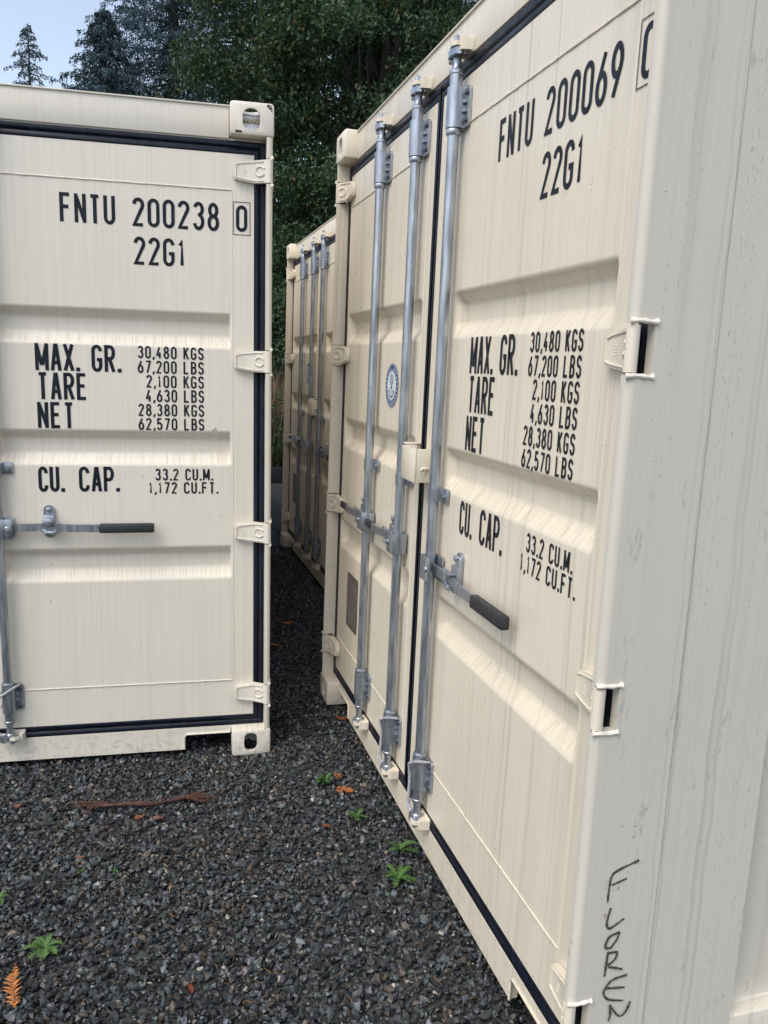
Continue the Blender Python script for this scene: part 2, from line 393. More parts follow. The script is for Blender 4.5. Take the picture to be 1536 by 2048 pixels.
def hinge_mb(side):    # blade on the door, knuckle at the post; origin at the knuckle height
    m = MB()
    m.cyl((2.4225, .0145, -.042), (2.4225, .0145, .042), .0125, 18)
    out = [(2.417, .041), (2.37, .041), (2.31, .033), (2.293, .028), (2.287, .018), (2.287, -.018), (2.293, -.028), (2.31, -.033), (2.37, -.041), (2.417, -.041)]
    # blade bends from the knuckle down to the door skin
    n = len(out); f = lambda x: .006+.034*min(1, max(0, (2.415-x)/.05))
    fr = [(x, f(x), z) for x, z in out]; bk = [(x, f(x)+.018, z) for x, z in out]
    pr = [(0, 1, 8, 9), (1, 2, 7, 8), (2, 3, 6, 7), (3, 4, 5, 6)]
    m.add(fr+bk, [q for q in pr]+[tuple(i+n for i in q)[::-1] for q in pr]+[(i, (i+1) % n, n+(i+1) % n, n+i) for i in range(n)])
    # raised rim, ring and ribs cast in the blade
    g = lambda x: f(x)-.001
    for zz in (1, -1): m.tube([(x, g(x), zz*z) for x, z in ((2.40, .034), (2.37, .034), (2.315, .027), (2.298, .022))], .0026, 6)
    m.tube([(2.298, g(2.298), .022), (2.298, g(2.298), -.022)], .0024, 6)
    m.tube([(2.388+.017*math.cos(R(a)), g(2.388+.017*math.cos(R(a))), .017*math.sin(R(a))) for a in range(30, 331, 20)], .0035, 6)
    for i in range(4): m.tube([(2.326+.001*i, g(2.33), -.010+.006*i), (2.338, g(2.338), -.010+.006*i)], .0014, 5)
    return mirror(m) if side < 0 else m
def door_mb(x0, x1, gx0, gx1, e0, e1):
    m = MB()
    def trap(z):
        d = 0
        for zu, zl in GROOVES:
            t0 = min(1, max(0, (zu-z)/.030)); t1 = min(1, max(0, (z-zl)/.040)); d = max(d, min(t0, t1))
        return d
    zs = [.164, .25, .325]
    for zu, zl in GROOVES[::-1]: zs += list(np.arange(zl-.012, zu+.013, .0035))
    zs += [2.0, 2.287, 2.417]; zs = sorted(zs)
    xs = sorted([x0, gx0-.02]+list(np.linspace(gx0-.004, gx0+e0+.006, 8))+list(np.linspace(gx0+e0+.03, gx1-e1-.03, 10))+list(np.linspace(gx1-e1-.006, gx1+.004, 8))+[gx1+.02, x1])
    def dep(x, z):
        tz = sum(trap(z+o) for o in (-.006, -.003, 0, .003, .006))/5
        ex = min(1, max(0, (x-gx0)/e0))*min(1, max(0, (gx1-x)/e1)); ex = ex*ex*(3-2*ex)
        return DP+.036*tz*ex
    nx = len(xs); V = [(x, dep(x, z), z) for z in zs for x in xs]
    m.add(V, [(j*nx+i, j*nx+i+1, (j+1)*nx+i+1, (j+1)*nx+i) for j in range(len(zs)-1) for i in range(nx-1)], True)
    z0, z1 = zs[0], zs[-1]; A = [(x0, z0), (x1, z0), (x1, z1), (x0, z1)]
    m.add([(x, DP, z) for x, z in A]+[(x, .11, z) for x, z in A], [(i, (i+1) % 4, 4+(i+1) % 4, 4+i) for i in range(4)]+[(4, 5, 6, 7)])
    # weld seams where the pressed panel meets its frame
    for z, zz in ((2.287, 1), (.322, 2)):
        pts = [(gx0+(gx1-gx0)*i/30, DP-.0005, z+.0005*math.sin(i*1.9+zz)) for i in range(31)]; m.tube(pts, [.0030+.0006*math.sin(i*2.7) for i in range(31)], 6)
    for xx in (gx0-.004, gx1+.004): m.tube([(xx, DP+.0008, .322), (xx, DP+.0008, 2.287)], .0022, 6)
    return m
def gasket_mb(x0, x1, z0=.164, z1=2.417):
    m = MB(); prof = [(-.002, .075), (.0, .062), (.004, .0575), (.012, .0565), (.018, .0615), (.022, .066), (.026, .060), (.034, .0575), (.041, .060), (.0435, .075)]
    lim = (.0235 if x0 > 1 else 9, .0235 if x1 < 1.3 else 9)    # the two door seals meet in the middle
    rings = []
    for o, y in prof:
        l = min(o, lim[0]); r = min(o, lim[1]); ro = [(x0-l, y, z0-o*1.12), (x1+r, y, z0-o*1.12), (x1+r, y, z1+o*1.13), (x0-l, y, z1+o*1.13)]; rings.append(ro)
    V = [p for r in rings for p in r]
    m.add(V, [(k*4+i, k*4+(i+1) % 4, (k+1)*4+(i+1) % 4, (k+1)*4+i) for k in range(len(rings)-1) for i in range(4)])
    return m
def header_mb():
    m = MB(); m.box(.1635, W-.1635, .058, .16, H-.122, 2.580, .003); m.box(.163, W-.163, .052, .10, 2.5795, 2.5855, .002)
    m.box(.03, W-.03, .066, .16, 2.462, 2.4725); return m
def sill_mb():
    m = MB(); a, b_, zt = .162, .36, .090
    out = [(.165, .112), (.165, zt), (b_-.01, zt), (b_, zt-.008), (b_, .020), (W-b_, .020), (W-b_, zt-.008), (W-b_+.01, zt), (W-.165, zt), (W-.165, .112)]
    for y0, y1 in ((.058, .066),):
        n = len(out); fr = [(x, y0, z) for x, z in out]; bk = [(x, y1, z) for x, z in out]
        idx = [(0, 1, 2, 3), (0, 3, 6, 9), (3, 4, 5, 6), (9, 6, 7, 8)]
        m.add(fr+bk, idx+[tuple(i+n for i in q)[::-1] for q in idx]+[(i, (i+1) % n, n+(i+1) % n, n+i) for i in range(n)])
    m.box(.03, W-.03, .0575, .16, .1045, .1175)            # top edge below the seal
    for s in (0, 1):                                       # thick welded rim of each lifting notch
        f = (lambda x: x) if s else (lambda x: W-x)
        m.tube([(f(W-.168), .057, zt-.002), (f(W-b_+.012), .057, zt-.002), (f(W-b_+.002), .057, zt-.012), (f(W-b_+.002), .057, .022)], .0042, 8)
        xs = sorted((f(W-b_), f(W-.163))); m.box(xs[0], xs[1], .0665, .14, zt-.001, zt+.012)
        xs = sorted((f(W-b_-.006), f(W-b_+.0005))); m.box(xs[0], xs[1], .0665, .080, .022, zt)
    m.box(.37, W-.37, .0665, .2, .024, .034)
    return m
def corr(n0, n1):
    pts = []; y = n0; seg = [(.072, 0), (.034, 1), (.104, 1), (.034, 0)]; d = 0; pts.append((y, 0)); first = True
    while True:
        for L, nd in seg:
            y += L
            if y > n1: pts.append((n1, d)); return pts
            d = nd; pts.append((y, d))
def wall_mb(side):
    m = MB(); p = corr(.3485, LEN-.19); p = [(max(y, .419), d) for y, d in p]; xs = lambda d: W-.0078-.036*d
    V = [(xs(d), y, z) for y, d in p for z in (.18, 2.46)]; m.add(V, [(2*i, 2*i+2, 2*i+3, 2*i+1) for i in range(len(p)-1)])
    return mirror(m) if side < 0 else m
def rail_mb(side, top):
    m = MB()
    if top: m.box(W-.062, W-.004, .17, LEN-.17, 2.455, 2.572, .006)
    else:
        m.box(W-.05, W-.0068, .4205, LEN-.17, .045, .200, .004)
        q = corr(.3485, LEN-.19); m.tube([(W-.0078-.036*d, max(y, .42), .2015) for y, d in q if y > .40], .006, 8)
    return mirror(m) if side < 0 else m

def rod_mb(x):
    m = MB(); y = .028
    m.lathe_z(x, y, [(.0165, .238), (.0165, 2.40)], 24)
    for s in (0, 1):
        g = (lambda z: z) if s == 0 else (lambda z: 2.630-z)     # bottom end mirrors the top end
        pr = [(.0205, g(2.258)), (.0225, g(2.263)), (.0225, g(2.272)), (.020, g(2.276))]
        pr2 = [(.0185, g(2.386)), (.0185, g(2.418)), (.0205, g(2.420)), (.0205, g(2.428)), (.015, g(2.434)), (.0125, g(2.445)), (.0125, g(2.472)), (.017, g(2.476)), (.017, g(2.490)), (.010, g(2.496))]
        for P in (pr, pr2): m.lathe_z(x, y, P if s == 0 else P[::-1], 20)
    return m
def cam_mb(x, s):
    m = MB(); zc = 2.482 if s == 0 else .148; k = 1 if s == 0 else -1
    m.prism([(x-.012+.017*math.cos(R(a)), .022+.017*math.sin(R(a))) for a in range(60, 301, 20)]+[(x+.002, .004), (x+.030, .010), (x+.036, .026), (x+.026, .030), (x+.018, .022), (x+.006, .030)], 'z', zc-.018-.0*k, zc+.000)
    m.prism([(x-.038, .018), (x-.018, .008), (x-.010, .030), (x-.026, .044), (x-.040, .036)], 'z', zc-.026, zc-.004)
    m.tube([(x+.010, .020, zc-.004*k), (x+.010, .020, zc+.032*k), (x+.012, .022, zc+.036*k)], [.0085, .0085, .004], 10)
    return m
def keeper_mb(x, s):
    m = MB(); z = 2.490 if s == 0 else .140; k = 1 if s == 0 else -1
    m.box(x-.020, x+.052, .051, .0585, z-.022, z+.018, .003)
    m.prism([(x-.010, .052), (x-.006, .016), (x+.002, .004), (x+.022, .001), (x+.036, .010), (x+.042, .052)], 'z', z-.006, z+.006)
    m.prism([(x+.036, .052), (x+.034, .020), (x+.046, .022), (x+.052, .052)], 'z', z-.018, z+.012)
    m.prism([(x-.012, .052), (x-.010, .030), (x-.004, .022), (x+.002, .052)], 'z', z-k*.018-.005, z-k*.018+.005)
    return m
def guide_mb(x, s):
    m = MB(); zc = 2.330 if s == 0 else .300; h = .054
    prof = [(x+.024*math.cos(R(a)), .028+.024*math.sin(R(a))) for a in range(180, 361, 15)]
    m.prism(prof+[(x+.024, .058), (x-.024, .058)], 'z', zc-h, zc+h)
    m.prism(rrect(x+.028, zc, .048, .108, .012), 'y', .050, .0585)
    for zz in (-.012, .012): m.box(x+.023, x+.036, .040, .052, zc+zz-.004, zc+zz+.004, .002)
    return m
def bolt_mb():
    m = MB(); m.tube([(0, .051, 0), (0, .044, 0), (0, .042, 0)], [.0085, .0085, .005], 12); return m
def rivet_mb():
    m = MB(); m.tube([(.005, .028, 0), (0, .028, 0)], .006, 10); return m
def clamp_mb(x):
    m = MB(); z = 1.222
    prof = [(x+.0195*math.cos(R(a)), .028+.0195*math.sin(R(a))) for a in range(180, 361, 15)]
    m.prism(prof+[(x+.0195, .052), (x-.0195, .052)], 'z', z-.02, z+.02)
    m.box(x+.018, x+.056, .048, .0585, z-.022, z+.022, .004)
    m.tube([(x+.040, .049, z), (x+.040, .041, z)], .008, 6); m.tube([(x-.018, .028, z), (x-.024, .028, z)], .0045, 8)
    return m
def handle_mb(x, d):
    m = MB(); X = lambda a: x+d*(a if d > 0 or a < .1 else .028+(a-.028)*.84)
    def bx(a, b, *r): q = sorted((X(a), X(b))); m.box(q[0], q[1], *r)
    bx(-.020, .052, .002, .0085, .955, 1.032, .002); bx(-.022, .050, .0475, .054, .955, 1.032, .002); bx(-.026, -.019, .004, .052, .957, 1.030, .002)
    m.tube([(X(.034), .0015, .994), (X(.034), -.003, .994)], [.011, .007], 14)
    # flat bar, slightly cranked after the catch
    top = [(.028, .030, 1.008), (.15, .030, 1.010), (.20, .026, 1.010), (.27, .022, 1.006), (.38, .022, 1.005)]
    pr = [(X(a), y-.005, z) for a, y, z in top]; n = len(pr)
    V = []
    for (a, y, z) in pr: V += [(a, y, z), (a, y+.010, z), (a, y+.010, z-.029), (a, y, z-.029)]
    m.add(V, [(i*4+k, i*4+(k+1) % 4, (i+1)*4+(k+1) % 4, (i+1)*4+k) for i in range(n-1) for k in range(4)]+[(0, 1, 2, 3), (4*n-1, 4*n-2, 4*n-3, 4*n-4)])
    return m
def grip_mb(x, d):
    m = MB(); q = sorted((x+d*.365, x+d*.572)) if d > 0 else (x-.405, x-.315); m.box(q[0], q[1], .009 if d > 0 else .013, .035 if d > 0 else .030, .972 if d > 0 else .979, 1.008, .006); return m
def catch_mb(x, d):
    m = MB(); c = x+d*(.178 if d > 0 else .112)
    m.prism(rrect(c, 1.014, .040, .128, .0195), 'y', .050, .0585)
    m.prism(rrect(c+d*.004, 1.014, .032, .112, .0155), 'y', .044, .050)
    m.box(c-.021, c+.021, .036, .046, .988, 1.040, .003)
    m.box(c-.017, c+.017, .006, .042, 1.012, 1.020, .003); m.box(c-.017, c+.017, .006, .014, 1.000, 1.032, .003)
    m.tube([(c-.022, .022, .985), (c+.022, .018, .975), (c+.026, .008, .985)], .006, 8)
    m.box(c-.014, c+.014, .012, .045, .970, .980, .003)
    for dz in (.048, -.048): m.tube([(c, .046, 1.014+dz), (c, .036, 1.014+dz), (c, .034, 1.014+dz)], [.009, .009, .005], 12)
    return m
def lockbox_mb():
    m = MB(); x0, x1, y0, z0, z1 = 1.185, 1.325, -.012, 1.245, 1.352
    m.box(x0, x1, y0, y0+.006, z0, z1, .002); m.box(x1-.006, x1, y0+.0065, .0585, z0, z1, .002)
    m.box(x0, x0+.006, y0+.0065, .040, z0, z1, .002); m.box(x0+.0065, x1-.0065, y0+.0065, .058, z0, z0+.006, .002)
    m.box(1.205, 1.30, .004, .050, z1-.030, z1-.022)
    m.tube([(x1+.001, .010, 1.286), (x1+.007, .016, 1.292), (x1+.007, .026, 1.292), (x1+.001, .032, 1.286)], .005, 8); m.tube([(x1+.001, .020, 1.272), (x1+.006, .020, 1.300)], .004, 8)
    return m
def locktab_mb():
    m = MB(); m.box(1.135, 1.172, .008, .0585, 1.352, 1.358, .002); m.box(1.135, 1.165, .052, .0585, 1.30, 1.352); return m
def emblem_mb(cx, cz):
    y = DP-.0012
    def disc(r, yy):
        m = MB(); n = 40; m.add([(cx+r*math.cos(2*math.pi*i/n), yy, cz+r*math.sin(2*math.pi*i/n)) for i in range(n)], [tuple(range(n))]); return m
    def blue():
        m = disc(.082, y); pl = lambda p, q, yy: (p, yy, q); yy = y-.0016
        m.ribbon([(cx, cz+.006), (cx, cz-.040)], .005, pl, yy); m.ribbon(arc(cx, cz-.012, .030, .030, 200, 340), .005, pl, yy-.0003)
        for s in (-1, 1): m.ribbon([(cx+s*.036, cz-.026), (cx+s*.029, cz-.014), (cx+s*.020, cz-.022)], .004, pl, yy-.0006)
        m.ribbon([(cx-.014, cz-.006), (cx+.014, cz-.006)], .004, pl, yy-.0006)
        m.ribbon(arc(cx, cz+.022, .019, .019, 0, 360), .0025, pl, yy, True); m.ribbon(arc(cx, cz+.022, .009, .019, 0, 360), .0018, pl, yy-.0003, True)
        for z in (.013, .022, .031): m.ribbon([(cx-.017, cz+z), (cx+.017, cz+z)], .0018, pl, yy-.0006)
        return m
    def white():
        m = disc(.053, y-.0008); pl = lambda p, q, yy: (p, yy, q)
        m.ribbon(arc(cx, cz, .0785, .0785, 0, 360, 40), .0022, pl, y-.0008, True); m.ribbon(arc(cx, cz, .0575, .0575, 0, 360, 40), .002, pl, y-.0008, True)
        for i in range(26):
            a = 2*math.pi*i/26
            if i in (6, 7): continue
            m.ribbon([(cx+.064*math.cos(a), cz+.064*math.sin(a)), (cx+.072*math.cos(a), cz+.072*math.sin(a))], .006, pl, y-.0008)
        return m
    return blue, white
def plate_mb():
    a = MB(); a.prism(rrect(.345, .562, .182, .246, .012), 'y', DP-.003, DP-.0004)
    b = MB(); pl = lambda p, q, yy: (p, yy, q); rr = random.Random(3)
    z = .672
    while z > .455:
        if rr.random() < .35: b.ribbon([(.262, z), (.428, z)], .0018, pl, DP-.0036)
        else:
            x = .264
            while x < .42:
                l = rr.uniform(.008, .03); b.ribbon([(x, z), (min(x+l, .426), z)], .0026, pl, DP-.0036); x += l+.007
        z -= .0105
    return a, b

def build_container(root, mat, sidemat, number=None, chips=False):
    top = root
    for (sx, lx) in ((1, W), (-1, 0)):
        for (sy, ly) in ((1, 0), (-1, LEN)):
            for (sz, lz, src, k) in ((1, H, CAST_TOP, 't'), (-1, 0, CAST_BOT, 'b')):
                c = part('corner_casting', f'cast{k}{sx}{sy}{sz}', lambda: flip_mesh(src, (sx, sy, sz)), mat, top, (lx, ly, lz))
                if chips and sx == 1 and sy == 1 and sz == 1:
                    c['label'] = 'chipped top corner fitting with bright metal in its hole'
                    def ins():
                        m = MB(); m.cyl((-.118, .055, -.046), (-.050, .055, -.046), .016, 20); m.box(-.12, -.048, .06, .09, -.10, -.03); return m
                    part('metal_insert', None, ins, M['bright'], c)
                    def ch(spots):
                        m = MB(); rr = random.Random(5)
                        for (cx, cz, s, nn) in spots:
                            for _ in range(nn):
                                x = cx+rr.uniform(-s, s)*.8; z = cz+rr.uniform(-s, s)*.35; r = rr.uniform(.0018, .0042)
                                x = min(max(x, -.15), -.009); z = min(max(z, -.108), -.009)
                                p = [(x+r*rr.uniform(.5, 1.2)*math.cos(t*.9), z+r*rr.uniform(.5, 1.2)*math.sin(t*.9)) for t in range(7)]
                                m.prism(p, 'y', -.0006, .001)
                        return m
                    for SP in (((-.020, -.012, .010, 9), (-.014, -.020, .008, 8), (-.012, -.028, .005, 5)), ((-.136, -.108, .010, 9), (-.125, -.109, .010, 8))):
                        part('rust_chip', None, lambda: ch(SP), M['rust'], c)
    for s in (1, -1):
        pm = sidemat if s == 1 else mat
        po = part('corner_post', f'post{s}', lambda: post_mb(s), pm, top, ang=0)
        for h in HZ:
            for e in (-1, 1): part('weld_bead', f'pweld{s}{h}{e}', lambda: post_weld(s, h, e), M['weld'], po)
        bp = part('rear_post', f'bpost{s}', lambda: (lambda m: (m.box(W-.10, W-.006, LEN-.12, LEN-.006, .1185, H-.1185, .01), mirror(m) if s < 0 else m)[1])(MB()), mat, top)
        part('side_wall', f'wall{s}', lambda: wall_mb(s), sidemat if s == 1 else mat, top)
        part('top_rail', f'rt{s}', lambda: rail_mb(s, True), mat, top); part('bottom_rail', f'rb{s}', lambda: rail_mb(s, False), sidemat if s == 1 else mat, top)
    part('door_header', 'header', header_mb, mat, top); part('door_sill', 'sill', sill_mb, mat, top)
    def roof():
        m = MB(); m.box(.06, W-.06, .10, LEN-.06, 2.556, 2.568); return m
    def floor():
        m = MB(); m.box(.052, W-.052, .115, LEN-.08, .126, .160)
        for i in range(20): m.box(.052, W-.052, .25+i*.28, .30+i*.28, .05, .1255)
        return m
    def endw():
        m = MB(); p = corr(.10, W-.10); V = [(x, LEN-.03-.036*d, z) for x, d in p for z in (.12, 2.555)]
        m.add(V, [(2*i, 2*i+2, 2*i+3, 2*i+1) for i in range(len(p)-1)]); return m
    part('roof', 'roof', roof, M['roof'], top); part('floor', 'floor', floor, M['dark'], top); part('end_wall', 'endw', endw, mat, top)
    # ---- doors
    rd = part('door', 'rdoor', lambda: door_mb(1.222, 2.367, 1.395, 2.281, .03, .012), mat, top, ang=60)
    ld = part('door', 'ldoor', lambda: door_mb(.071, 1.172, .094, 1.112, .012, .03), mat, top, ang=60)
    part('gasket', 'rgask', lambda: gasket_mb(1.222, 2.367), M['rubber'], rd, ang=50); part('gasket', 'lgask', lambda: gasket_mb(.071, 1.172), M['rubber'], ld, ang=50)
    for s, dr in ((1, rd), (-1, ld)):
        for h in HZ: part('hinge', f'hinge{s}', lambda: hinge_mb(s), mat, dr, (0, 0, h), ang=40)
    part('lock_box', 'lockbox', lockbox_mb, mat, rd); part('lock_tab', 'locktab', locktab_mb, mat, ld)
    if number:
        y = DP-.0012
        def line(nm, t, a, b, z0, z1, st, gp=.25):
            adv = [ADV.get(c, 1.)+(gp if c not in '.,' else gp*.8) for c in t]; k = (b-a)/(sum(adv)-gp); p = 0
            for wd in t.split(' '):
                q = p+len(wd); u0 = a+k*sum(adv[:p]); u1 = a+k*(sum(adv[:q])-gp)
                def fn(): m = MB(); lettering(m, wd, u0, u1, z0, z1, st, y, gp); return m
                part(nm, f'txt{wd}{z0}{u0}', fn, M['ink'], rd, ang=0); p = q+1
        line('owner_code', 'FNTU', 1.664, 1.858, 2.133, 2.236, .0128); line('serial_number', number[0], 1.919, 2.236, 2.133, 2.236, .0128)
        def chk():
            m = MB(); lettering(m, number[1], 2.299, 2.342, 2.137, 2.234, .0128, y); pl = lambda p, q, yy: (p, yy, q)
            m.ribbon([(2.289, 2.126), (2.352, 2.126), (2.352, 2.245), (2.289, 2.245)], .0024, pl, y-.0006, True); return m
        part('check_digit', 'chk', chk, M['ink'], rd, ang=0); line('size_code', '22G1', 1.921, 2.112, 1.995, 2.097, .0125)
        for t, a, b, z0, z1, gp in (('MAX.', 1.556, 1.714, 1.592, 1.694, .15), ('GR.', 1.757, 1.864, 1.592, 1.694, .2), ('TARE', 1.560, 1.739, 1.484, 1.586, .2), ('NET', 1.556, 1.688, 1.375, 1.475, .2)):
            line('weight_heading', t, a, b, z0, z1, .0128, gp)
        for t, a, z0, z1 in (('30,480 KGS', 1.926, 1.648, 1.696), ('67,200 LBS', 1.925, 1.592, 1.641), ('2,100 KGS', 1.956, 1.537, 1.586), ('4,630 LBS', 1.953, 1.482, 1.531), ('28,380 KGS', 1.924, 1.427, 1.475), ('62,570 LBS', 1.923, 1.373, 1.420)):
            line('weight_figure', t, a, 2.174, z0, z1, .0068, .29)
        line('capacity_heading', 'CU.', 1.548, 1.642, 1.129, 1.228, .0128, .17); line('capacity_heading', 'CAP.', 1.696, 1.846, 1.129, 1.228, .0128, .17)
        line('capacity_figure', '33.2 CU.M.', 1.982, 2.206, 1.173, 1.221, .0068, .29); line('capacity_figure', '1,172 CU.FT.', 1.956, 2.226, 1.120, 1.167, .0068, .29)
    eb, ew = emblem_mb(.808, 1.535)
    part('emblem_decal', 'emb', eb, M['blue'], ld, ang=0); part('emblem_decal', 'embw', ew, M['white'], ld, ang=0)
    pa, pb = plate_mb(); part('data_plate', 'plate', lambda: pa, M['plate'], ld); part('plate_lettering', 'platel', lambda: pb, M['plateline'], ld, ang=0)
    # ---- locking rods
    for i, x in enumerate(RODX):
        d = 1 if i == 2 else -1
        r = part('locking_rod', f'rod{i}', lambda: rod_mb(x), M['galv'], top)
        for s in (0, 1):
            part('rod_guide', f'guide{i}{s}', lambda: guide_mb(x, s), M['galv'], r); zc = 2.330 if s == 0 else .300
            for dz in (-.036, .036): part('guide_bolt', 'gbolt', bolt_mb, M['bolt'], r, (x+.039, 0, zc+dz)); part('guide_bolt', 'grivet', rivet_mb, M['bolt'], r, (x-.027, 0, zc+dz*.83))
            part('rod_cam', f'cam{i}{s}', lambda: cam_mb(x, s), M['galv'], r)
            part('cam_keeper', f'keeper{i}{s}', lambda: keeper_mb(x, s), mat, top)
        part('rod_clamp', f'clamp{i}', lambda: clamp_mb(x), M['galv'], r)
        part('handle', f'handle{i}', lambda: handle_mb(x, d), M['galv'], r); part('handle_grip', f'grip{i}', lambda: grip_mb(x, d), M['grip'], r)
        part('handle_catch', f'catch{i}', lambda: catch_mb(x, d), M['galv'], r)

GRP = 'cream shipping containers standing on the gravel'
A_ROT = (.00516933, -.01322357, 1.49849364)
cA = empty('shipping_container', (.32622938, -2.74861813, -.07855646), A_ROT)
tag(cA, 'dry cream shipping container marked 200238, its right door facing the viewer squarely', 'shipping container', GRP)
build_container(cA, M['creamA'], M['creamA'], ('200238', '0'), True)
cB = empty('shipping_container', (0, 0, 0))
tag(cB, 'large wet cream shipping container marked 200069, with black handwriting on its near corner post', 'shipping container', GRP)
build_container(cB, M['creamB'], M['sideB'], ('200069', '0'))
cC = empty('shipping_container', (-3.4025, .3523, 0))
tag(cC, 'farthest cream shipping container, half hidden behind the one marked 200069', 'shipping container', GRP)
build_container(cC, M['creamC'], M['creamC'])
pst = MB(); pst.prism([(2.203, 1.375), (2.222, 1.375), (2.219, 1.390)], 'y', DP-.0018, DP-.0002)
part('peeled_sticker', None, lambda: pst, M['roof'], [o for o in cA.children if o.name.startswith('door') and 'header' not in o.name and 'sill' not in o.name][0], ang=0)
# handwriting on the near corner post of the wet container
HAND = [[(.136, .629), (.079, .608), (.072, .571), (.072, .543)], [(.077, .582), (.111, .592)], [(.080, .530), (.074, .496), (.083, .483), (.115, .501)],
 [(.107, .471), (.083, .463), (.076, .442), (.088, .437), (.102, .455), (.107, .471)], [(.084, .429), (.081, .372)], [(.084, .426), (.105, .425), (.102, .409), (.083, .395)], [(.088, .394), (.123, .382)],
 [(.135, .367), (.098, .360), (.082, .335), (.095, .316), (.132, .306)], [(.086, .344), (.132, .338)], [(.149, .301), (.140, .277), (.124, .271), (.099, .303)], [(.100, .303), (.103, .280), (.100, .263)]]
def hand():
    m = MB(); rr = random.Random(2)
    for i, st in enumerate(HAND):
        P = [np.array(p) for p in st]; pts = []
        for k in range(len(P)-1):                           # gentle spline through the traced points
            p0, p1, p2, p3 = P[max(k-1, 0)], P[k], P[k+1], P[min(k+2, len(P)-1)]
            for t in np.linspace(0, 1, 7)[:-1]:
                cr = .5*(2*p1+(p2-p0)*t+(2*p0-5*p1+4*p2-p3)*t*t+(3*p1-p0-3*p2+p3)*t**3); li = p1+(p2-p1)*t; pts.append(cr*.75+li*.25)
        pts.append(P[-1]); n = len(pts)
        wd = [.0057*(.75+.5*rr.random())*(1-.45*(k/n)**3) for k in range(n)]
        m.ribbon([tuple(p) for p in pts], wd, lambda a, b, yy: (W-.004+yy, a, b), .0008+.0003*i)
    return m
bpost = [o for o in cB.children if o.name.startswith('corner_post')][0]
part('handwriting', None, hand, M['marker'], bpost, ang=0)

# wire ropes looped round the lower rod guides
def wire(name, root_m, x, label):
    m = MB(); ctrl = [(x+.040, .045, .352), (x+.026, .012, .352), (x+.004, .000, .338), (x-.022, .004, .318), (x-.034, .012, .285), (x-.037, .014, .235), (x-.040, .012, .185), (x-.030, .012, .160), (x-.012, .014, .158)]
    P = [np.array(p) for p in ctrl]; pts = []
    for k in range(len(P)-1):
        p0, p1, p2, p3 = P[max(k-1, 0)], P[k], P[k+1], P[min(k+2, len(P)-1)]
        for t in np.linspace(0, 1, 13)[:-1]: pts.append(.5*(2*p1+(p2-p0)*t+(2*p0-5*p1+4*p2-p3)*t*t+(3*p1-p0-3*p2+p3)*t**3))
    for j in range(3):
        q = []
        for i, p in enumerate(pts):
            a = i*.95+j*2.094; q.append((p[0]+.0036*math.cos(a)-.006*min(1, i/30), p[1]+.0036*math.sin(a), p[2]+.002*math.sin(a+1)))
        m.tube(q, .0037, 6)
    o = part(name, None, lambda: m, M['wire']); o.matrix_world = root_m
    return tag(o, label, 'wire rope', 'wire ropes looped on the locking rods')
mA = Matrix.Translation(cA.location) @ cA.rotation_euler.to_matrix().to_4x4(); I4 = Matrix.Identity(4)
wire('wire_rope', mA, RODX[2], 'twisted wire rope at the foot of the rod on the container marked 200238')
wire('wire_rope', I4, RODX[1], 'twisted wire rope on the middle rod of the wet container, left of the door gap')
wire('wire_rope', I4, RODX[2], 'twisted wire rope on the nearest rod of the wet container, above the weeds')

# ------------------------------------------------------------------ ground
def zg(y):
    t = np.clip(-np.asarray(y, float)/.5, 0, 1); return -.022-.04*t*t*(3-2*t)-.014*np.maximum(0, -np.asarray(y, float)-.4)*(np.asarray(y) > -6)-.08*(np.asarray(y) <= -6)
xs = np.array([-1500, -600, -250, -100, -50, -30, -20, -15]+list(np.arange(-12, 7, .5))+[8, 12, 20, 50, 200, 800, 1500.])
ys = np.array([-1500, -500, -150, -60, -30, -15, -8]+list(np.arange(-6, -1, .5))+list(np.arange(-1, .6, .05))+[1, 2, 4, 8, 15, 30, 60, 150, 500, 1500.])
X, Y = np.meshgrid(xs, ys); Z = zg(Y); nx = len(xs)
F = [(j*nx+i, j*nx+i+1, (j+1)*nx+i+1, (j+1)*nx+i) for j in range(len(ys)-1) for i in range(nx-1)]
g = npmesh('ground', np.stack([X.ravel(), Y.ravel(), Z.ravel()], 1), F, M['ground'], smooth=True); tag(g, kind='structure')
